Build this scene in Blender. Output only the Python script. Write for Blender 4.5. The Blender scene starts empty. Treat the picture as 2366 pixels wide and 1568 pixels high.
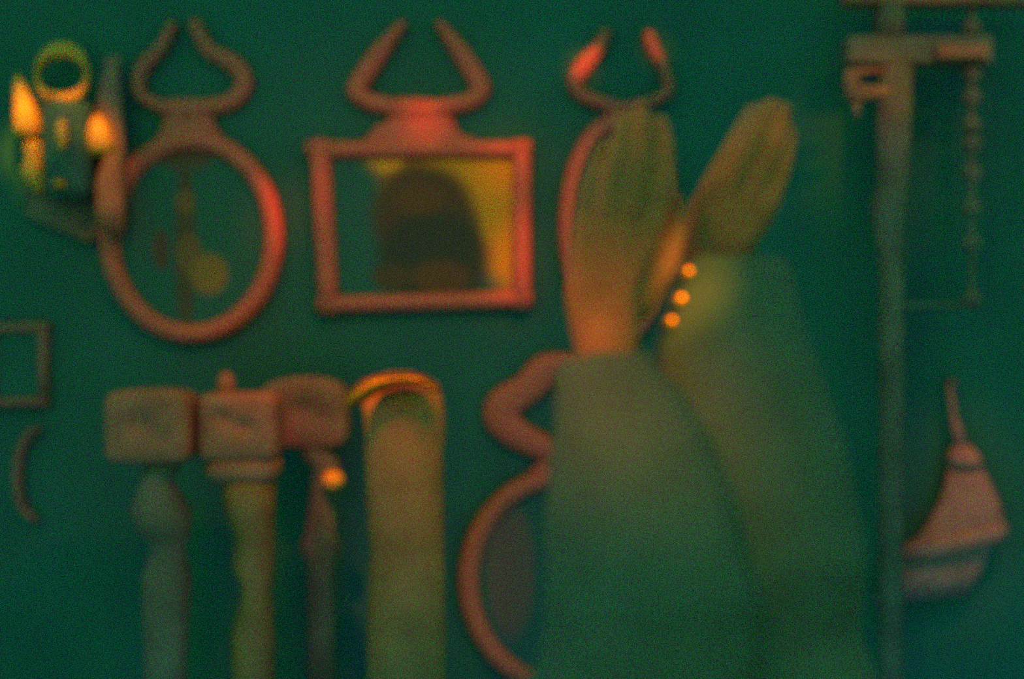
import bpy, bmesh, math, random
from mathutils import Vector, Matrix
random.seed(4)
S = bpy.context.scene
C = S.collection
D0 = 3.0                                   # camera to back wall, metres
# ------------------------------------------------------------------ camera
cam_d = bpy.data.cameras.new('camera'); cam = bpy.data.objects.new('camera', cam_d); C.objects.link(cam)
cam.location = (0, -D0, 1.5); cam.rotation_euler = (math.pi/2, 0, 0)
cam_d.sensor_width = 36; cam_d.lens = 36*D0/2.366
cam_d.dof.use_dof = True; cam_d.dof.focus_distance = 1.55
cam_d.dof.aperture_fstop = (cam_d.lens/1000)/0.031
cam_d.clip_start = 0.02
S.camera = cam
# ------------------------------------------------------------------ world: made-up dim fill, small coloured patches added for a grainy render
W = bpy.data.worlds.new('World'); S.world = W; W.use_nodes = True
nt = W.node_tree; nt.nodes.clear()
def N(nt, t, **k):
    n = nt.nodes.new(t)
    for a, b in k.items(): setattr(n, a, b)
    return n
tc = N(nt, 'ShaderNodeTexCoord')
chan = []
WORLD = {'R': (0.16, 11.3), 'G': (0.66, 4.7), 'B': (0.58, 27.9)}   # mean radiance, seed
COVER = 0.04
for ch in 'RGB':
    mean, seed = WORLD[ch]
    mp = N(nt, 'ShaderNodeVectorMath', operation='ADD'); mp.inputs[1].default_value = (seed, seed*0.7, -seed)
    nt.links.new(tc.outputs['Generated'], mp.inputs[0])
    vo = N(nt, 'ShaderNodeTexVoronoi'); vo.inputs['Scale'].default_value = 18.0
    nt.links.new(mp.outputs[0], vo.inputs['Vector'])
    sp = N(nt, 'ShaderNodeSeparateColor'); nt.links.new(vo.outputs['Color'], sp.inputs[0])
    lt = N(nt, 'ShaderNodeMath', operation='LESS_THAN'); lt.inputs[1].default_value = COVER
    nt.links.new(sp.outputs[0], lt.inputs[0])
    ml = N(nt, 'ShaderNodeMath', operation='MULTIPLY_ADD'); ml.inputs[1].default_value = mean*0.88/COVER; ml.inputs[2].default_value = mean*0.12
    nt.links.new(lt.outputs[0], ml.inputs[0]); chan.append(ml)
cb = N(nt, 'ShaderNodeCombineColor')
for i in range(3): nt.links.new(chan[i].outputs[0], cb.inputs[i])
bg = N(nt, 'ShaderNodeBackground'); out = N(nt, 'ShaderNodeOutputWorld')
nt.links.new(cb.outputs[0], bg.inputs['Color']); nt.links.new(bg.outputs[0], out.inputs[0])
W.cycles.sampling_method = 'NONE'
try: S.cycles.use_denoising = False
except Exception: pass
S.cycles.max_bounces = 4
S.cycles.sample_clamp_indirect = 0; S.cycles.sample_clamp_direct = 0
S.view_settings.view_transform = 'Standard'; S.view_settings.look = 'None'
S.view_settings.gamma = 1; S.view_settings.use_curve_mapping = False; S.view_settings.exposure = 0

def at(px, py, d=D0):                       # point of the place seen at a pixel, d metres in front of the camera
    return Vector(((px-1183)/1000*d/D0, d-D0, 1.5+(784-py)/1000*d/D0))
# ------------------------------------------------------------------ lamps: unseen warm spots added to place highlights, cool fill added low down
def spot(loc, target, power, angle=14, color=(1, .23, .03), blend=1.0, r=.04):
    l = bpy.data.lights.new('added_spot', 'SPOT'); o = bpy.data.objects.new('added_spot', l); C.objects.link(o)
    l.energy = power; l.color = color; l.spot_size = math.radians(angle); l.spot_blend = blend; l.shadow_soft_size = r
    o.location = loc; o.rotation_euler = (Vector(target)-Vector(loc)).to_track_quat('-Z', 'Y').to_euler()
def area(loc, target, power, size, color):
    l = bpy.data.lights.new('added_fill', 'AREA'); o = bpy.data.objects.new('added_fill', l); C.objects.link(o)
    l.energy = power; l.color = color; l.shape = 'RECTANGLE'; l.size, l.size_y = size
    o.location = loc; o.rotation_euler = (Vector(target)-Vector(loc)).to_track_quat('-Z', 'Y').to_euler()
SPOT_Z = 2.62  # height of most of the added spots, out of view
WARM = (1, .16, .02)
spot((0, -1.0, SPOT_Z), at(644, 505), 72, 8, (1, .07, .02))            # round frame, right side
spot((0, -1.0, SPOT_Z), at(560, 760), 16, 12, (1, .09, .03))
spot((.3, -1.0, SPOT_Z), at(1170, 370), 36, 9, (1, .16, .01))          # rectangular frame, top right
spot((.3, -1.0, SPOT_Z), at(1190, 630), 62, 9, (1, .12, .02))
spot((-.1, -1.0, SPOT_Z), at(980, 290), 46, 6, (1, .07, .02))
spot((.25, -1.0, SPOT_Z), at(1345, 156), 300, 2.6, (1, .17, .03))
spot((.25, -1.0, SPOT_Z), at(1515, 116), 130, 2.6, (1, .22, .04))
spot((.0, -1.2, SPOT_Z), at(1330, 450), 18, 12, (1, .10, .03))
spot((-.8, -.9, SPOT_Z), at(52, 270, 2.925), 200, 5, (1, .42, .01))           # lantern
spot((-.8, -.9, SPOT_Z), at(78, 350, 2.925), 170, 2.6, (1, .42, .01))
spot((-.9, -.9, SPOT_Z), at(160, 250, 2.9), 42, 9, (1, .26, .03))
spot((-.9, -.9, SPOT_Z), at(232, 312, 2.925), 150, 4.4, (1, .36, .02))
spot((-.9, -.9, SPOT_Z), at(250, 440, 2.925), 22, 9, (1, .30, .03))
spot((-.9, -.9, SPOT_Z), at(165, 226, 2.925), 240, 2.4, (1, .40, .02))
spot((-.3, -1.1, SPOT_Z), at(850, 895, 2.52), 260, 3.8, (1, .30, .02))  # brass brim
spot((-.1, -1.3, SPOT_Z), at(940, 900, 2.6), 40, 5, (1, .24, .02))
spot((-.1, -1.6, SPOT_Z), at(940, 1080, 2.6), 32, 16, (1, .22, .01))
spot((-.5, -1.2, SPOT_Z), at(600, 925, 2.66), 34, 8, (1, .14, .04))
spot((-.3, -2.6, 2.5), at(925, 935, 2.55), 16, 6, (1, .26, .02))
spot((-.5, -1.2, SPOT_Z), at(776, 1105, 2.8), 220, 2.6, (1, .30, .06))
spot((.2, -1.4, SPOT_Z), at(860, 820), 32, 54, WARM)                    # general warm wash over the wall
spot((1.1, -1.3, SPOT_Z), at(2010, 190, 2.8), 24, 11, (1, .24, .02))   # shelf stand
spot((1.1, -1.5, SPOT_Z), at(2180, 190, 2.8), 15, 20, (1, .22, .03))
spot((1.1, -1.2, SPOT_Z), at(2220, 1180), 56, 13, (1, .20, .06))       # bag
spot((-.75, -1.7, 1.95), at(1370, 470, 1.0), 9, 18, (1, .18, .01))
spot((-.3, -2.5, 2.3), at(1700, 430, 1.04), 7, 11, (1, .18, .01))   # side light on the raised hands
spot((-.35, -2.6, 2.1), at(1490, 980, .97), 34, 14, (1, .17, .01))
spot((.5, -2.3, 2.5), at(1824, 270, 1.04), 16, 3, (1, .22, .01), r=.02)
spot((.42, -2.75, 2.35), at(1576, 706, 1.01), 150, 3.4, (1, .42, .02), r=.02)
area((.2, -1.3, .15), (0, 0, .5), 9, (3, .4), (.02, .45, 1))  # unseen fill, added to turn the lower wall bluer

# ------------------------------------------------------------------ materials
def mat(name, col, rough=.6, metal=0, bump=0, bscale=60, var=.15, vscale=30, spec=.5, coat=0):
    m = bpy.data.materials.new(name); m.use_nodes = True
    t = m.node_tree; b = t.nodes['Principled BSDF']
    b.inputs['Roughness'].default_value = rough; b.inputs['Metallic'].default_value = metal
    b.inputs['Specular IOR Level'].default_value = spec; b.inputs['Coat Weight'].default_value = coat
    co = N(t, 'ShaderNodeTexCoord'); nz = N(t, 'ShaderNodeTexNoise'); nz.inputs['Scale'].default_value = vscale; nz.inputs['Detail'].default_value = 4
    t.links.new(co.outputs['Object'], nz.inputs['Vector'])
    rp = N(t, 'ShaderNodeValToRGB'); rp.color_ramp.elements[0].position = .3; rp.color_ramp.elements[1].position = .7
    rp.color_ramp.elements[0].color = (*[c*(1-var) for c in col], 1); rp.color_ramp.elements[1].color = (*[min(1, c*(1+var)) for c in col], 1)
    t.links.new(nz.outputs['Fac'], rp.inputs['Fac']); t.links.new(rp.outputs[0], b.inputs['Base Color'])
    if bump:
        n2 = N(t, 'ShaderNodeTexNoise'); n2.inputs['Scale'].default_value = bscale
        t.links.new(co.outputs['Object'], n2.inputs['Vector'])
        bp = N(t, 'ShaderNodeBump'); bp.inputs['Strength'].default_value = bump; bp.inputs['Distance'].default_value = .01
        t.links.new(n2.outputs['Fac'], bp.inputs['Height']); t.links.new(bp.outputs[0], b.inputs['Normal'])
    return m
M = dict(
    wall=mat('teal_paint', (.030, .112, .062), .9, spec=.05, var=.10, vscale=4),
    floor=mat('dark_boards', (.03, .07, .05), .7),
    red=mat('red_lacquer', (.60, .11, .045), .5, spec=.15, var=.08),
    wood=mat('brown_wood', (.46, .125, .048), .65, spec=.1, var=.22, vscale=14),
    gilt=mat('gilt_paint', (.85, .27, .015), .4, spec=.3, bump=.5, bscale=28),
    olive=mat('olive_wood', (.38, .135, .034), .65, spec=.1, var=.2, vscale=12),
    darkwood=mat('dark_wood', (.20, .115, .055), .7, spec=.1, var=.3, vscale=10),
    brass=mat('brass', (.85, .20, .015), .5, metal=1, bump=.7, bscale=28),
    brass_s=mat('brass_button', (.95, .27, .015), .45, metal=1),
    skin=mat('skin', (.36, .115, .024), .6, spec=.15, var=.12, vscale=40),
    cloth=mat('jacket_cloth', (.088, .113, .055), .95, spec=.05, var=.12, vscale=20),
    trouser=mat('trouser_cloth', (.03, .05, .04), .9, spec=.1),
    hair=mat('dark_hair', (.02, .012, .008), .6),
    bag=mat('brown_canvas', (.42, .14, .085), .9, spec=.1, var=.15, vscale=30),
    glass=mat('smoked_glass', (.05, .10, .055), .6, spec=.1),
    iron=mat('dull_iron', (.34, .12, .06), .6, spec=.1),
)
# ------------------------------------------------------------------ helpers
def link(name, bm, m, parent=None, smooth=True):
    me = bpy.data.meshes.new(name); bmesh.ops.recalc_face_normals(bm, faces=bm.faces); bm.to_mesh(me); bm.free()
    for p in me.polygons: p.use_smooth = smooth
    me.materials.append(m); o = bpy.data.objects.new(name, me); C.objects.link(o)
    if parent:
        o.parent = parent; o.matrix_parent_inverse = Matrix.Identity(4)
        root = parent
        off = Vector(parent.location) if not parent.parent else Vector(parent.location)+Vector(parent.parent.location)
        me.transform(Matrix.Translation(-off))
    return o
def tag(o, label, cat, group=None, kind=None):
    if kind: o['kind'] = kind
    if label: o['label'] = label
    if cat: o['category'] = cat
    if group: o['group'] = group
    return o
def thing(name, loc, label, cat, group=None):
    o = bpy.data.objects.new(name, None); C.objects.link(o); o.location = loc; o.empty_display_size = .05
    return tag(o, label, cat, group)
def box(bm, lo, hi, bev=0):
    r = bmesh.ops.create_cube(bm, size=1); v = r['verts']
    lo, hi = Vector(lo), Vector(hi)
    for x in v: x.co = Vector(((lo[i]+hi[i])/2+x.co[i]*(hi[i]-lo[i]) for i in range(3)))
    if bev:
        e = list({e for x in v for e in x.link_edges})
        bmesh.ops.bevel(bm, geom=e, offset=bev, segments=3, profile=.5, affect='EDGES')
    return bm
def smooth_path(pts, n=8, closed=False):
    P = [Vector(p) for p in pts]; out = []
    L = len(P); rng = range(L if closed else L-1)
    for i in rng:
        g = lambda k: P[k % L] if closed else P[max(0, min(L-1, k))]
        a, b, c, d = g(i-1), g(i), g(i+1), g(i+2)
        for k in range(n):
            t = k/n
            out.append(.5*((2*b)+(c-a)*t+(2*a-5*b+4*c-d)*t*t+(3*b-a-3*c+d)*t**3))
    if not closed: out.append(P[-1])
    return out
def band(bm, pts, depth=.03, closed=False, back=.003, d=D0, seg=8):
    """moulding that follows a run of (px, py, width_px) on the wall, rounded front"""
    n = len(pts); rings = []; k = d/D0/1000
    for i, p in enumerate(pts):
        a = pts[(i-1) % n] if closed or i else pts[i]; b = pts[(i+1) % n] if closed or i < n-1 else pts[i]
        t = Vector((b[0]-a[0], b[1]-a[1])).normalized(); nr = Vector((-t.y, t.x))
        h = p[2]/2; ring = []
        fade = 1.0
        for s in range(seg+1):
            an = math.pi*s/seg
            u = math.cos(an); w = math.sin(an)
            q = at(p[0]+nr.x*h*u, p[1]+nr.y*h*u, D0-back-depth*.6)
            q.y = -back-depth*fade*w**.7
            ring.append(bm.verts.new(q))
        rings.append(ring)
    m = n if closed else n-1
    for i in range(m):
        A, B = rings[i], rings[(i+1) % n]
        for s in range(seg): bm.faces.new((A[s], A[s+1], B[s+1], B[s]))
        bm.faces.new((A[seg], A[0], B[0], B[seg]))
    if not closed:
        bm.faces.new(rings[0]); bm.faces.new(rings[-1])
    return bm
def ellipse(cx, cy, rx, ry, w, n=72):
    return [(cx+(rx-w/2)*math.cos(2*math.pi*i/n), cy+(ry-w/2)*math.sin(2*math.pi*i/n), w) for i in range(n)]
def loft(bm, slices, d=D0, n=28, yoff=0, power=1):
    """slices: (xl, yl, xr, yr, depth_m) -> elliptical rings"""
    rings = []
    for (xl, yl, xr, yr, dp) in slices:
        a, b = at(xl, yl, d), at(xr, yr, d); c = (a+b)/2; h = (b-a)/2; ring = []
        for i in range(n):
            an = 2*math.pi*i/n; cx, sx = math.cos(an), math.sin(an)
            cx = math.copysign(abs(cx)**power, cx); sx = math.copysign(abs(sx)**power, sx)
            ring.append(bm.verts.new(c+h*cx+Vector((0, yoff-dp/2*sx, 0))))
        rings.append(ring)
    for A, B in zip(rings, rings[1:]):
        for i in range(n): bm.faces.new((A[i], A[(i+1) % n], B[(i+1) % n], B[i]))
    bm.faces.new(rings[0]); bm.faces.new(rings[-1])
    return bm
def flat_panel(bm, pts, y0, y1):
    f = [bm.verts.new((at(x, y).x, y0, at(x, y).z)) for x, y in pts]
    g = [bm.verts.new((v.co.x, y1, v.co.z)) for v in f]
    bm.faces.new(f); bm.faces.new(g[::-1])
    for i in range(len(f)): bm.faces.new((f[i], f[(i+1) % len(f)], g[(i+1) % len(f)], g[i]))
    return bm
def ball(bm, c, r, s=(1, 1, 1), u=20, v=12):
    bmesh.ops.create_uvsphere(bm, u_segments=u, v_segments=v, radius=1, matrix=Matrix.Translation(c) @ Matrix.Diagonal((r*s[0], r*s[1], r*s[2], 1)))
    return bm
def new(): return bmesh.new()

# ------------------------------------------------------------------ setting
tag(link('wall_back', box(new(), (-3.2, 0, 0), (3.2, .12, 2.8)), M['wall'], smooth=False), None, None, kind='structure')
tag(link('floor', box(new(), (-3.2, -4, -.06), (3.2, 0, 0)), M['floor'], smooth=False), None, None, kind='structure')

# ------------------------------------------------------------------ pictures in bow-topped frames
def art(name, base, blobs):
    """painted picture: base colour and soft-edged painted shapes (px, py, rx, ry, colour)"""
    m = bpy.data.materials.new(name); m.use_nodes = True; t = m.node_tree; b = t.nodes['Principled BSDF']
    b.inputs['Roughness'].default_value = .7; b.inputs['Specular IOR Level'].default_value = .1
    geo = N(t, 'ShaderNodeTexCoord')
    cur = None; base_n = N(t, 'ShaderNodeRGB'); base_n.outputs[0].default_value = (*base, 1); cur = base_n.outputs[0]
    for (x, y, rx, ry, col) in blobs:      # offsets in metres from the picture's centre
        v = N(t, 'ShaderNodeVectorMath', operation='SUBTRACT'); v.inputs[1].default_value = (x, 0, y)
        t.links.new(geo.outputs['Object'], v.inputs[0])
        s = N(t, 'ShaderNodeVectorMath', operation='MULTIPLY'); s.inputs[1].default_value = (1/rx, 0, 1/ry)
        t.links.new(v.outputs[0], s.inputs[0])
        l = N(t, 'ShaderNodeVectorMath', operation='LENGTH'); t.links.new(s.outputs[0], l.inputs[0])
        mr = N(t, 'ShaderNodeMapRange', interpolation_type='SMOOTHSTEP'); mr.inputs['From Min'].default_value = 1.15; mr.inputs['From Max'].default_value = .75
        t.links.new(l.outputs['Value'], mr.inputs['Value'])
        mx = N(t, 'ShaderNodeMix', data_type='RGBA'); mx.inputs[7].default_value = (*col, 1)
        t.links.new(mr.outputs[0], mx.inputs[0]); t.links.new(cur, mx.inputs[6]); cur = mx.outputs[2]
    t.links.new(cur, b.inputs['Base Color'])
    return m
G = 'picture frames with bow crests'
DK = (.03, .11, .06)
def frame_thing(cx, cy, label):
    p = at(cx, cy); return thing('picture_frame', (p.x, 0, p.z), label, 'picture frame', G)

# 1 round, far left
f1 = frame_thing(441, 548, 'round reddish picture frame with a bow crest, beside the shiny brass lantern')
link('frame_ring', band(new(), ellipse(441, 548, 214, 248, 48), .032, True), M['red'], f1)
def bow(name, parent, left, right, neck):
    bm = new()
    for run in (left, right): band(bm, smooth_path([(x, y, w) for x, y, w in run], 8), .026, back=.004)
    r = link(name, bm, M['red'], parent)
    link('crest_neck', band(new(), smooth_path(neck, 8), .022, back=.003), M['red'], parent)
    return r
bow('bow_crest', f1, [(402, 50, 26), (368, 112, 34), (326, 160, 38), (322, 215, 34), (372, 245, 34), (432, 262, 40)],
    [(446, 46, 30), (480, 112, 40), (540, 148, 44), (562, 192, 44), (535, 232, 42), (480, 246, 42), (432, 262, 40)],
    [(432, 228, 118), (432, 262, 122), (433, 290, 130), (434, 320, 168)])
link('picture', flat_panel(new(), [(441+176*math.cos(a/36*2*math.pi), 548+208*math.sin(a/36*2*math.pi)) for a in range(36)], -.004, -.012),
     art('flower_art', DK, [(-.01, -.02, .025, .22, (.10, .07, .03)), (-.01, .08, .022, .03, (.22, .10, .03)), (.0, -.04, .03, .05, (.2, .10, .03)),
                            (.045, -.085, .045, .05, (.28, .14, .03)), (-.01, .19, .07, .04, (.12, .07, .03)), (-.065, -.03, .02, .05, (.12, .06, .03))]), f1, False)
# 2 rectangular
f2 = frame_thing(968, 520, 'rectangular reddish picture frame with a bow crest and an amber picture')
def sidebar(name, a, b, w0, w1):
    bm = new(); k = 6
    band(bm, [(a[0]+(b[0]-a[0])*i/k, a[1]+(b[1]-a[1])*i/k, w0+(w1-w0)*i/k) for i in range(k+1)], .034)
    return bm
link('frame_side', sidebar('', (737, 322), (759, 726), 52, 50), M['red'], f2)
link('frame_side', sidebar('', (1206, 322), (1205, 714), 46, 48), M['red'], f2)
link('frame_rail', sidebar('', (706, 345), (1228, 345), 44, 44), M['red'], f2)
link('frame_rail', sidebar('', (733, 704), (1229, 691), 44, 44), M['red'], f2)
bow('bow_crest', f2, [(932, 50, 22), (880, 115, 44), (838, 175, 50), (822, 210, 46), (850, 232, 44), (905, 246, 44), (972, 258, 48)],
    [(1012, 50, 24), (1060, 115, 44), (1102, 180, 50), (1110, 208, 48), (1085, 232, 44), (1035, 244, 44), (972, 258, 48)],
    [(972, 228, 110), (970, 256, 140), (970, 285, 175), (968, 308, 232), (968, 330, 300)])
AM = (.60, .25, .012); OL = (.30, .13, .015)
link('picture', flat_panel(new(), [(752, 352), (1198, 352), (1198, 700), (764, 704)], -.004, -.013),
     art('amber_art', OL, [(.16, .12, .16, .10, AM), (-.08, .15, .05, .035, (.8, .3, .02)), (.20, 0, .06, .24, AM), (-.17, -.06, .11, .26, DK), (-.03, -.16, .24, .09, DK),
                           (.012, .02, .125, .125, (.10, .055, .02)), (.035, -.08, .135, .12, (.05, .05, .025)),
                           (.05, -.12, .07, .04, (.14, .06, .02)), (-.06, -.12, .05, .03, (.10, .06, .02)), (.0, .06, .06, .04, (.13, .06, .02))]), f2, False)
# 3 oval, behind the raised left hand
f3 = frame_thing(1430, 525, 'narrow oval reddish frame with bow crest, partly behind the raised left hand')
link('frame_ring', band(new(), ellipse(1432, 525, 142, 268, 48), .032, True), M['red'], f3)
bow('bow_crest', f3, [(1402, 68, 30), (1385, 108, 36), (1346, 156, 46), (1328, 195, 36), (1352, 222, 34), (1400, 240, 34), (1440, 252, 34)],
    [(1496, 72, 28), (1514, 118, 36), (1536, 160, 26), (1546, 205, 28), (1520, 228, 30), (1480, 240, 30), (1440, 252, 34)],
    [(1438, 236, 66), (1438, 256, 70), (1438, 276, 100)])
link('picture', flat_panel(new(), [(1432+104*math.cos(a/36*2*math.pi), 525+228*math.sin(a/36*2*math.pi)) for a in range(36)], -.004, -.012),
     art('plain_art', DK, [(0, 0, .06, .15, (.06, .05, .03))]), f3, False)
# 4 round, lower, behind the sleeve
f4 = frame_thing(1290, 1345, 'lower round reddish frame with a thick bow crest, half hidden by the sleeve')
link('frame_ring', band(new(), ellipse(1290, 1345, 232, 262, 50), .032, True), M['red'], f4)
bow('bow_crest', f4, [(1310, 838, 50), (1262, 858, 84), (1215, 900, 76), (1166, 935, 86), (1160, 968, 86), (1195, 1005, 74), (1250, 1032, 66), (1292, 1052, 60)],
    [(1270, 838, 50), (1318, 858, 84), (1365, 900, 76), (1414, 935, 86), (1420, 968, 86), (1385, 1005, 74), (1330, 1032, 66), (1292, 1052, 60)],
    [(1290, 1035, 84), (1290, 1062, 90), (1290, 1095, 150)])
link('picture', flat_panel(new(), [(1290+192*math.cos(a/36*2*math.pi), 1345+222*math.sin(a/36*2*math.pi)) for a in range(36)], -.004, -.012),
     art('brown_art', DK, [(-.11, .03, .06, .16, (.17, .10, .055))]), f4, False)
# 5 small square, at the left edge of the photo, and the scroll under it
p = at(40, 845)
f5 = thing('picture_frame', (p.x, 0, p.z), 'small dull square frame at the left end of the wall', 'picture frame')
bm = new(); band(bm, [(-32, 758, 26), (10, 758, 26), (60, 757, 26), (112, 756, 26)], .02); band(bm, [(98, 745, 24), (98, 850, 24), (98, 940, 24)], .02)
band(bm, [(-32, 930, 24), (10, 930, 24), (110, 930, 24)], .02); band(bm, [(-20, 745, 24), (-20, 850, 24), (-20, 940, 24)], .02)
link('frame_moulding', bm, M['iron'], f5)
link('picture', flat_panel(new(), [(-15, 765), (92, 765), (92, 925), (-15, 925)], -.004, -.01), M['wall'], f5, False)
tag(link('wall_scroll', band(new(), smooth_path([(92, 992, 14), (68, 1002, 22), (46, 1040, 24), (38, 1095, 24), (42, 1150, 22), (58, 1185, 20), (84, 1204, 14)], 8), .02), M['iron']),
    'dull brown C-shaped scroll fixed to the wall below the small square frame', 'wall ornament')

# ------------------------------------------------------------------ brass lantern on the wall, far left
p = at(160, 320)
ln = thing('wall_lantern', (p.x, -.003, p.z), 'shiny orange brass lantern with a round ring on top, far left of the wall', 'lantern')
bm = new(); pts = []
for i in range(64):
    a = 2*math.pi*i/64; th = 12+28*max(0, -math.sin(a))**2+26*max(0, math.sin(a))**2
    pts.append((142+58*math.cos(a), 172+58*math.sin(a), th))
link('ring_handle', band(bm, pts, .02, True, back=.05), M['gilt'], ln)
def L(name, sl, m, yo, power=1): return link(name, loft(new(), sl, D0+yo, power=power), m, ln)
L('side_leaf', [(38, 168, 44, 168, .004), (32, 195, 60, 195, .03), (32, 240, 80, 236, .05), (32, 290, 96, 285, .06), (34, 318, 98, 314, .05)], M['gilt'], -.07)
L('side_leaf', [(60, 322, 90, 322, .02), (54, 345, 102, 345, .05), (60, 368, 98, 366, .03), (46, 392, 100, 390, .04), (66, 425, 106, 425, .04), (88, 450, 104, 446, .01)], M['gilt'], -.07)
L('side_bar', [(246, 128, 276, 128, .01), (232, 190, 278, 190, .03), (222, 262, 284, 262, .03), (262, 330, 288, 330, .03), (268, 400, 291, 400, .03), (262, 540, 291, 540, .02)], M['iron'], -.05)
L('side_leaf', [(215, 266, 236, 266, .01), (204, 300, 256, 296, .05), (202, 335, 266, 330, .06), (212, 362, 272, 352, .04)], M['gilt'], -.08)
L('side_leaf', [(240, 360, 276, 350, .03), (222, 420, 284, 420, .04), (222, 480, 286, 480, .04), (226, 536, 286, 536, .02)], M['wood'], -.08)
L('lamp_body', [(100, 236, 205, 236, .06), (96, 262, 216, 262, .09), (98, 340, 220, 340, .09), (104, 430, 222, 430, .09), (112, 462, 216, 462, .07)], M['glass'], -.06)
link('drop_ornament', ball(new(), at(184, 330)+Vector((0, -.118, 0)), .036, (.36, .3, 1)), M['gilt'], ln)
link('drop_ornament', ball(new(), at(174, 438)+Vector((0, -.108, 0)), .015, (1, .6, .8)), M['brass'], ln)
link('wall_plate', flat_panel(new(), [(70, 250), (270, 250), (270, 530), (210, 560), (70, 500)], 0, -.025), M['darkwood'], ln, False)
link('ring_stem', box(new(), (at(136, 0).x, -.07, at(0, 262).z), (at(150, 0).x, 0, at(0, 232).z)), M['brass'], ln)

# ------------------------------------------------------------------ carved wooden posts
def head_mesh(x0, x1, y0, y1, dp, d, arch=0, hollows=()):
    bm = new(); bmesh.ops.create_cube(bm, size=2)
    bmesh.ops.subdivide_edges(bm, edges=bm.edges[:], cuts=17, use_grid_fill=True)
    a, b = at(x0, y1, d), at(x1, y0, d); cx, cz = (a.x+b.x)/2, (a.z+b.z)/2; hx, hz = (b.x-a.x)/2, (b.z-a.z)/2
    for v in bm.verts:
        u = v.co.copy(); m = max(abs(u.x), abs(u.y), abs(u.z))
        ln_ = (abs(u.x)**7+abs(u.y)**7+abs(u.z)**7)**(1/7); u = u/ln_*m
        z = u.z
        if arch: z = u.z*(1-arch*u.x*u.x*(1 if u.z > 0 else .3))
        y = u.y
        if u.y < -.2:
            for (hx_, hz_, r, dep) in hollows:
                y += dep*math.exp(-((u.x-hx_)**2+(u.z-hz_)**2)/r**2)
        v.co = Vector((cx+u.x*hx, a.y+y*dp/2, cz+z*hz))
    return bm
def shaft_mesh(prof, d, dp):
    """prof: (py, xl, xr)"""
    return loft(new(), [(xl, y, xr, y, dp*(xr-xl)/1000*d/D0) for y, xl, xr in prof], d, 24)
def to_floor(d): return 784+1.5*1000*D0/d
GP = 'carved posts in front of the wall'
def post(cx, d, label):
    p = at(cx, 784, d); return thing('carved_post', (p.x, p.y, 0), label, 'post', GP)
d1 = 2.62
P1 = post(352, d1, 'leftmost carved post, dim brown with a broad squared head')
link('post_head', head_mesh(256, 450, 896, 1068, .13, d1, .08, [(-.1, .05, .3, .25), (.35, -.3, .2, .12)]), M['wood'], P1)
link('post_shaft', shaft_mesh([(1060, 340, 425), (1110, 325, 400), (1175, 300, 440), (1230, 320, 440), (1260, 350, 425), (1330, 328, 442), (1500, 335, 430), (to_floor(d1)-60, 335, 430)], d1, 1), M['darkwood'], P1)
link('post_base', shaft_mesh([(to_floor(d1)-60, 290, 470), (to_floor(d1), 280, 480)], d1, 1), M['darkwood'], P1)
d2 = 2.66
P2 = post(560, d2, 'second carved post from the left, with a small knob on top of its squared head')
link('post_head', head_mesh(466, 650, 905, 1062, .12, d2, 0, [(-.35, .25, .24, .25), (.15, .0, .24, .25)]), M['wood'], P2)
link('top_knob', loft(new(), [(506, 914, 538, 914, .03), (500, 895, 544, 895, .045), (504, 872, 540, 872, .035), (514, 858, 530, 858, .01)], d2), M['wood'], P2)
link('neck_collar', loft(new(), [(480, 1060, 650, 1060, .11), (474, 1090, 648, 1090, .12), (492, 1112, 636, 1112, .10)], d2, power=.7), M['wood'], P2)
link('post_shaft', shaft_mesh([(1110, 512, 636), (1180, 520, 634), (1240, 545, 634), (1300, 535, 632), (1360, 560, 625), (1460, 535, 632), (to_floor(d2)-60, 535, 632)], d2, 1), M['olive'], P2)
link('post_base', shaft_mesh([(to_floor(d2)-60, 500, 670), (to_floor(d2), 490, 680)], d2, 1), M['darkwood'], P2)
d3 = 2.86
P3 = post(715, d3, 'third carved post from the left, with a rounded arched head and one shiny knob')
link('post_head', head_mesh(606, 806, 868, 1034, .10, d3, .28, [(-.05, .1, .28, .3), (.45, -.1, .25, .2)]), M['wood'], P3)
link('post_shaft', shaft_mesh([(1028, 680, 770), (1080, 720, 790), (1150, 715, 780), (1230, 705, 775), (1262, 690, 790), (1300, 710, 775), (to_floor(d3)-60, 700, 775)], d3, 1), M['darkwood'], P3)
link('side_knob', ball(new(), at(776, 1105, d3)+Vector((0, -.045, 0)), .025, (1, 1, .9)), M['gilt'], P3)
link('post_base', shaft_mesh([(to_floor(d3)-60, 660, 820), (to_floor(d3), 650, 830)], d3, 1), M['darkwood'], P3)
d4 = 2.58
P4 = post(925, d4, 'widest carved post, capped by a shiny curved brass brim')
link('post_shaft', shaft_mesh([(905, 832, 1022), (960, 838, 1028), (1000, 845, 1028), (1040, 842, 1024), (1220, 848, 1026), (1260, 856, 1026), (1440, 848, 1030), (to_floor(d4)-50, 848, 1026)], d4, .8), M['olive'], P4)
link('brass_brim', band(new(), smooth_path([(804, 934, 18), (826, 912, 44), (862, 890, 42), (915, 876, 30), (970, 878, 26), (1010, 900, 12)], 8), .05, back=.5), M['brass'], P4)
link('post_cap', loft(new(), [(826, 912, 1024, 912, .12), (836, 884, 1012, 884, .11), (870, 866, 980, 866, .08), (900, 858, 950, 858, .03)], d4), M['wood'], P4)
link('post_base', shaft_mesh([(to_floor(d4)-50, 800, 1060), (to_floor(d4), 790, 1070)], d4, .8), M['darkwood'], P4)

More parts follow.
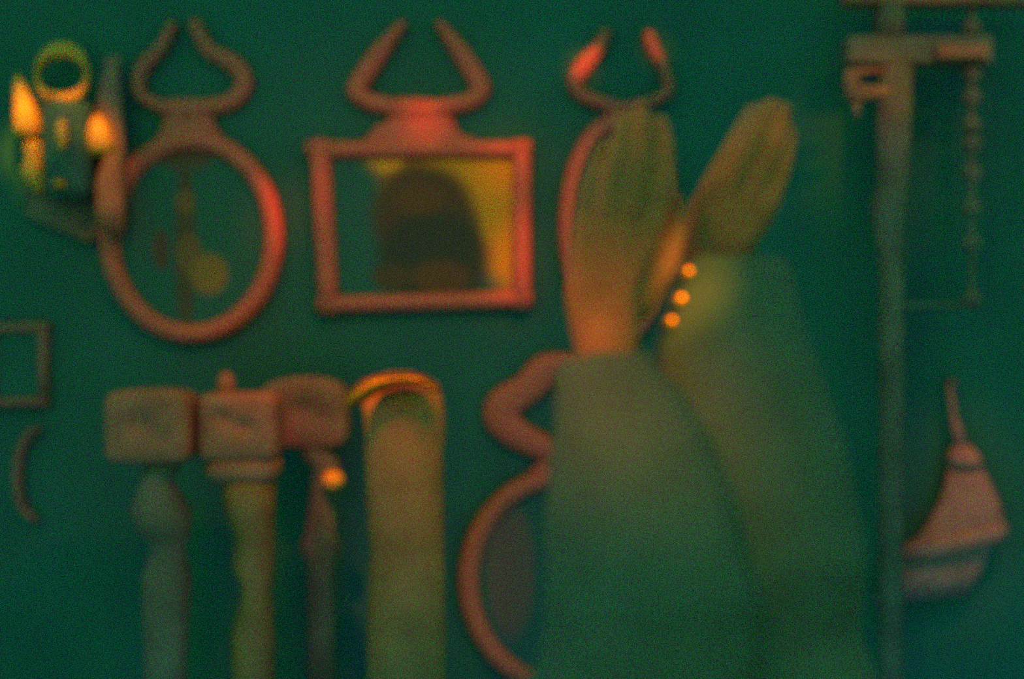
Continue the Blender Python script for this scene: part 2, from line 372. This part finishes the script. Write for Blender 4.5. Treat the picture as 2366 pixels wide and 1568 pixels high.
# ------------------------------------------------------------------ shelf stand, upper right
p = at(2120, 784, 2.9)
st = thing('shelf_stand', (p.x, p.y, 0), 'tall dim wooden shelf stand with posts and boards, upper right', 'shelf')
def bx(name, x0, y0, x1, y1, m, dep=.06, d=2.85, bev=.006):
    a, b = at(x0, y1, d), at(x1, y0, d)
    return link(name, box(new(), (a.x, a.y-dep/2, a.z), (b.x, b.y+dep/2, b.z), bev), m, st, False)
bx('shelf_board', 1945, -40, 2400, 14, M['wood'], .05)
bx('shelf_board', 1952, 88, 2285, 152, M['darkwood'], .06)
link('stand_post', shaft_mesh([(14, 2020, 2090), (88, 2020, 2090)], 2.85, 1), M['darkwood'], st)
link('stand_post', shaft_mesh([(152, 2030, 2110), (300, 2024, 2104), (420, 2026, 2096), (480, 2012, 2090), (600, 2032, 2088), (to_floor(2.85), 2030, 2084)], 2.85, 1), M['darkwood'], st)
pr = [(14, 2236, 2254)]
for y in (65, 125, 172, 225, 290, 332, 400, 480, 560, 690):
    pr += [(y-24, 2239, 2251), (y-12, 2226, 2264), (y, 2222, 2268), (y+12, 2226, 2264), (y+22, 2239, 2251)]
pr.append((704, 2240, 2250))
link('turned_spindle', shaft_mesh(pr, 2.85, 1), M['darkwood'], st)
bx('spindle_rail', 2050, 700, 2256, 710, M['darkwood'], .02)
bx('brace', 2160, 108, 2275, 140, M['wood'], .05, 2.74)
pj = at(2004, 240, 2.7)
jar = thing('wooden_bracket', (at(2004, 200, 2.85).x, at(2004, 200, 2.85).y, at(2004, 238, 2.85).z), 'small brown ring-shaped bracket lit under the shelf board, upper right', 'bracket')
bm = new()
def rr(px, py, w): return at(px, py, 2.74)
link('bracket_ring', loft(new(), [(1952, 160, 2056, 160, .03), (1950, 175, 1985, 175, .03), (1948, 195, 1985, 195, .03), (1950, 205, 2062, 205, .03), (1955, 226, 2050, 222, .03), (1964, 236, 2000, 234, .02)], 2.74, power=.6), M['wood'], jar)
link('bracket_hook', loft(new(), [(1966, 230, 1990, 230, .015), (1970, 255, 1988, 255, .015), (1976, 275, 1986, 275, .01)], 2.74), M['wood'], jar)

# ------------------------------------------------------------------ hanging canvas bag, lower right
p = at(2210, 1100)
bg_ = thing('hanging_bag', (p.x, 0, p.z), 'brown pointed cloth bag hanging from a strap, lower right of the wall', 'bag')
link('wall_peg', loft(new(), [(2188, 876, 2204, 876, .06), (2186, 884, 2206, 884, .06), (2188, 892, 2204, 892, .06)], D0-.032), M['iron'], bg_)
link('strap', loft(new(), [(2188, 884, 2200, 884, .012), (2190, 920, 2206, 920, .012), (2195, 960, 2210, 960, .014), (2198, 985, 2222, 985, .02), (2200, 1030, 2232, 1030, .03)], D0-.045), M['bag'], bg_)
link('gathered_neck', loft(new(), [(2205, 1026, 2240, 1026, .03), (2192, 1042, 2254, 1040, .06), (2187, 1060, 2266, 1056, .08), (2190, 1082, 2270, 1078, .07)], D0-.045), M['bag'], bg_)
link('bag_body', loft(new(), [(2192, 1074, 2264, 1072, .045), (2184, 1110, 2284, 1105, .06), (2170, 1160, 2305, 1150, .07), (2140, 1215, 2318, 1195, .08), (2096, 1275, 2312, 1232, .075),
                       (2078, 1305, 2290, 1270, .05), (2050, 1345, 2268, 1320, .055), (2012, 1392, 2240, 1372, .04)], D0-.045), M['bag'], bg_)
link('folded_band', loft(new(), [(2096, 1254, 2320, 1204, .075), (2082, 1272, 2328, 1214, .085), (2078, 1288, 2328, 1236, .085), (2084, 1296, 2314, 1246, .07)], D0-.058), M['bag'], bg_)

# ------------------------------------------------------------------ person seen from behind with both hands raised
def capsule(bm, a, b, ra, rb, n=16):
    a, b = Vector(a), Vector(b); ax = (b-a)
    if ax.length < 1e-6: ax = Vector((0, 0, 1e-4)); b = a+ax
    z = ax.normalized(); x = z.orthogonal().normalized(); y = z.cross(x); rings = []
    prof = [(-math.cos(t)*ra, math.sin(t)*ra, 0) for t in [math.pi/2*k/5 for k in range(1, 6)]]+[(math.sin(t)*rb, math.cos(t)*rb, 1) for t in [math.pi/2*k/5 for k in range(0, 5)]]
    for (h, r, e) in prof:
        c = (b if e else a)+z*h
        rings.append([bm.verts.new(c+x*r*math.cos(2*math.pi*i/n)+y*r*math.sin(2*math.pi*i/n)) for i in range(n)])
    for A, B in zip(rings, rings[1:]):
        for i in range(n): bm.faces.new((A[i], A[(i+1) % n], B[(i+1) % n], B[i]))
    v0 = bm.verts.new(a-z*ra); v1 = bm.verts.new(b+z*rb)
    for i in range(n):
        bm.faces.new((v0, rings[0][(i+1) % n], rings[0][i])); bm.faces.new((v1, rings[-1][i], rings[-1][(i+1) % n]))
def fused(name, bm, m, parent, voxel, smooth=4):
    me = bpy.data.meshes.new(name+'_raw'); bmesh.ops.recalc_face_normals(bm, faces=bm.faces); bm.to_mesh(me); bm.free()
    t = bpy.data.objects.new('tmp', me); C.objects.link(t)
    r = t.modifiers.new('r', 'REMESH'); r.mode = 'VOXEL'; r.voxel_size = voxel
    s = t.modifiers.new('s', 'SMOOTH'); s.factor = .5; s.iterations = smooth
    dg = bpy.context.evaluated_depsgraph_get(); ev = t.evaluated_get(dg)
    me2 = bpy.data.meshes.new_from_object(ev); bpy.data.objects.remove(t); bpy.data.meshes.remove(me)
    b2 = bmesh.new(); b2.from_mesh(me2); bpy.data.meshes.remove(me2)
    return link(name, b2, m, parent)
k = 1/3000
def h(px, py, d): return at(px, py, d)
dl, dr = .98, 1.04                          # left and right hand, metres from the camera
root_loc = Vector((.13, -2.03, 0))
person = thing('person', root_loc, 'person in a dark jacket seen from behind, raising both bare hands', 'person')
B = new()
def chain(pts, d):
    for (x0, y0, r0, z0), (x1, y1, r1, z1) in zip(pts, pts[1:]):
        a, b = h(x0, y0, d+z0), h(x1, y1, d+z1); capsule(B, a, b, r0*k, r1*k)
# left hand, back towards the camera
W1 = (1400, 800, 78, 0)
chain([(1514, 505, 30, 0), (1536, 410, 26, .006), (1538, 335, 23, .018), (1528, 280, 19, .03)], dl)
chain([(1458, 485, 31, -.004), (1480, 380, 27, 0), (1488, 300, 24, .012), (1482, 252, 20, .024)], dl)
chain([(1402, 492, 30, -.002), (1420, 392, 26, .002), (1434, 318, 23, .014), (1440, 270, 19, .026)], dl)
chain([(1350, 525, 28, .004), (1360, 440, 24, .008), (1376, 380, 21, .018), (1390, 335, 17, .028)], dl)
chain([(1470, 700, 44, .01), (1535, 610, 34, .016), (1562, 530, 29, .022), (1566, 465, 22, .028)], dl)
for x, y, r in ((1508, 515, 32), (1456, 500, 34), (1402, 505, 33), (1352, 535, 31)):
    capsule(B, h(1385+(x-1420)*.55, 690, dl), h(x, y, dl), 42*k, r*k)
    capsule(B, h(1400+(x-1420)*.3, 790, dl), h(1385+(x-1420)*.55, 690, dl), 55*k, 42*k)
# right hand
chain([(1640, 440, 30, 0), (1686, 355, 26, .006), (1718, 292, 23, .018), (1738, 252, 19, .028)], dr)
chain([(1690, 418, 31, -.004), (1738, 325, 27, 0), (1768, 262, 24, .012), (1782, 238, 19, .024)], dr)
chain([(1738, 432, 30, 0), (1782, 345, 26, .004), (1804, 285, 23, .014), (1814, 248, 18, .024)], dr)
chain([(1778, 465, 28, .006), (1808, 390, 24, .01), (1822, 335, 21, .018), (1828, 302, 17, .026)], dr)
chain([(1610, 610, 38, .01), (1592, 545, 32, .02), (1612, 480, 27, .028), (1642, 425, 21, .034)], dr)
for x, y, r in ((1638, 450, 32), (1688, 435, 34), (1736, 445, 33), (1774, 475, 31)):
    m_ = (1640+(x-1700)*.6+10, 580)
    capsule(B, h(*m_, dr), h(x, y, dr), 44*k, r*k)
    capsule(B, h(1655+(x-1700)*.3, 690, dr), h(*m_, dr), 55*k, 44*k)
EL, ER = h(1480, 1500, .93), h(1760, 1450, 1.0)
capsule(B, h(1400, 790, dl), EL, 70*k, 95*k); capsule(B, h(1660, 690, dr), ER, 70*k, 95*k)
SHL, SHR = Vector((-.03, -2.12, .93)), Vector((.31, -2.12, .93))
capsule(B, EL, SHL, .036, .045); capsule(B, ER, SHR, .036, .045)
HC = Vector((.14, -2.12, 0))
capsule(B, SHL+Vector((.03, 0, -.02)), SHR+Vector((-.03, 0, -.02)), .06, .06)
capsule(B, HC+Vector((0, 0, .85)), HC+Vector((0, 0, .55)), .13, .14)
capsule(B, HC+Vector((0, 0, .93)), HC+Vector((0, .01, 1.0)), .055, .05)
HEAD = HC+Vector((0, .03, 1.085))
ball(B, HEAD, .1, (.78, .95, 1.05)); ball(B, HEAD+Vector((0, .03, -.05)), .07, (.8, .85, .9))
ball(B, HEAD+Vector((0, .1, -.02)), .015, (.7, 1, 1.3))
for s in (-1, 1):
    ball(B, HEAD+Vector((s*.079, 0, -.02)), .022, (.35, .8, 1.2))
    hp, kn, an = HC+Vector((s*.09, 0, .52)), HC+Vector((s*.13, .42, .5)), HC+Vector((s*.13, .40, .09))
    capsule(B, hp, kn, .075, .055); capsule(B, kn, an, .055, .036); capsule(B, an, an+Vector((0, .12, -.045)), .036, .028)
fused('body', B, M['skin'], person, .0034, 5)
# jacket
def tube(bm, pts, n=28):
    """closed tube with a recessed open end at pts[0]: the cuff"""
    P = [(Vector(p), r) for p, r in pts]; rings = []
    z0 = (P[1][0]-P[0][0]).normalized()
    seq = [(P[0][0]+z0*.016, P[0][1]*.80), (P[0][0], P[0][1]*.82), (P[0][0]-z0*.001, P[0][1]*.9)]+P
    for i, (c, r) in enumerate(seq):
        z = z0 if i < 4 else (seq[min(i+1, len(seq)-1)][0]-seq[i-1][0]).normalized()
        x = Vector((1, 0, 0)); x = (x-z*x.dot(z)).normalized(); y = z.cross(x)
        rings.append([bm.verts.new(c+x*r*math.cos(2*math.pi*j/n)+y*r*.8*math.sin(2*math.pi*j/n)) for j in range(n)])
    for A, Bq in zip(rings, rings[1:]):
        for j in range(n): bm.faces.new((A[j], A[(j+1) % n], Bq[(j+1) % n], Bq[j]))
    bm.faces.new(rings[0]); bm.faces.new(rings[-1])
J = new()
def s(px, py, d, r): return (h(px, py, d), r*k*d)
tube(J, [s(1392, 832, .98, 112), s(1400, 880, .975, 126), s(1425, 950, .97, 152), s(1455, 1060, .96, 192), s(1478, 1200, .95, 226), s(1500, 1400, .93, 246), (EL+Vector((0, 0, -.03)), .078), (SHL+Vector((0, 0, .02)), .075), (SHL+Vector((.04, 0, -.05)), .07)])
tube(J, [s(1688, 610, 1.04, 140), s(1692, 690, 1.035, 152), s(1692, 780, 1.03, 176), s(1695, 880, 1.02, 205), s(1715, 1050, 1.01, 240), s(1740, 1300, 1.0, 262), (ER+Vector((0, 0, -.03)), .08), (SHR+Vector((0, 0, .02)), .075), (SHR+Vector((-.04, 0, -.05)), .07)])
capsule(J, SHL+Vector((.01, 0, -.02)), SHR+Vector((-.01, 0, -.02)), .078, .078)
capsule(J, HC+Vector((-.05, 0, .84)), HC+Vector((-.04, 0, .50)), .14, .14); capsule(J, HC+Vector((.05, 0, .84)), HC+Vector((.04, 0, .50)), .14, .14)
jk = fused('jacket', J, M['cloth'], person, .005, 4)
from mathutils.bvhtree import BVHTree
jb = new(); jb.from_mesh(jk.data); bvh = BVHTree.FromBMesh(jb); eye = Vector((0, -D0, 1.5))
for (x, y) in ((1590, 632), (1573, 695), (1551, 747)):   # sewn on where the cuff's surface is
    bm = new(); q = h(x, y, 1.0); hit = bvh.ray_cast(eye-root_loc, (q-eye).normalized())[0]
    if hit is None: hit = bvh.find_nearest(h(x, y, 1.02)-root_loc)[0]
    c = hit+root_loc+(eye-q).normalized()*.001
    bmesh.ops.create_uvsphere(bm, u_segments=18, v_segments=10, radius=1, matrix=Matrix.Translation(c) @ Matrix.Diagonal((.0058, .0035, .0058, 1)))
    link('cuff_button', bm, M['brass_s'], jk)
T = new()
for q in (-1, 1):
    hp, kn, an = HC+Vector((q*.09, 0, .50)), HC+Vector((q*.13, .42, .5)), HC+Vector((q*.13, .40, .11))
    capsule(T, hp, kn, .09, .07); capsule(T, kn, an, .07, .055)
fused('trousers', T, M['trouser'], person, .007, 3)
for q in (-1, 1):
    bm = new(); a = HC+Vector((q*.13, .38, .035)); capsule(bm, a, a+Vector((0, .15, -.002)), .042, .036)
    for v in bm.verts: v.co.z = max(v.co.z, .001)
    link('shoe', bm, M['hair'], person)
bm = new(); ball(bm, HEAD+Vector((0, -.018, .012)), .108, (.82, .92, 1.04))
for v in list(bm.verts):
    if v.co.z < HEAD.z-.07 or (v.co.y > HEAD.y+.06 and v.co.z < HEAD.z+.04): v.co = HEAD+(v.co-HEAD)*.7
link('hair', bm, M['hair'], person)
# stool under the person
sl = thing('stool', (HC.x, HC.y, 0), 'low round stool the person in the jacket sits on', 'stool')
def cyl(bm, c, r, z0, z1, n=32):
    rg = [[bm.verts.new((c.x+r_*math.cos(2*math.pi*i/n), c.y+r_*math.sin(2*math.pi*i/n), z)) for i in range(n)] for r_, z in ((r*.94, z0), (r, z0+.006), (r, z1-.006), (r*.94, z1))]
    for A, Bq in zip(rg, rg[1:]):
        for i in range(n): bm.faces.new((A[i], A[(i+1) % n], Bq[(i+1) % n], Bq[i]))
    bm.faces.new(rg[0]); bm.faces.new(rg[-1]); return bm
link('seat', cyl(new(), HC, .18, .31, .352), M['darkwood'], sl)
for i in range(4):
    a = math.pi/4+i*math.pi/2; c = HC+Vector((.12*math.cos(a), .12*math.sin(a), 0))
    link('leg', cyl(new(), c, .016, 0, .31, 12), M['darkwood'], sl)
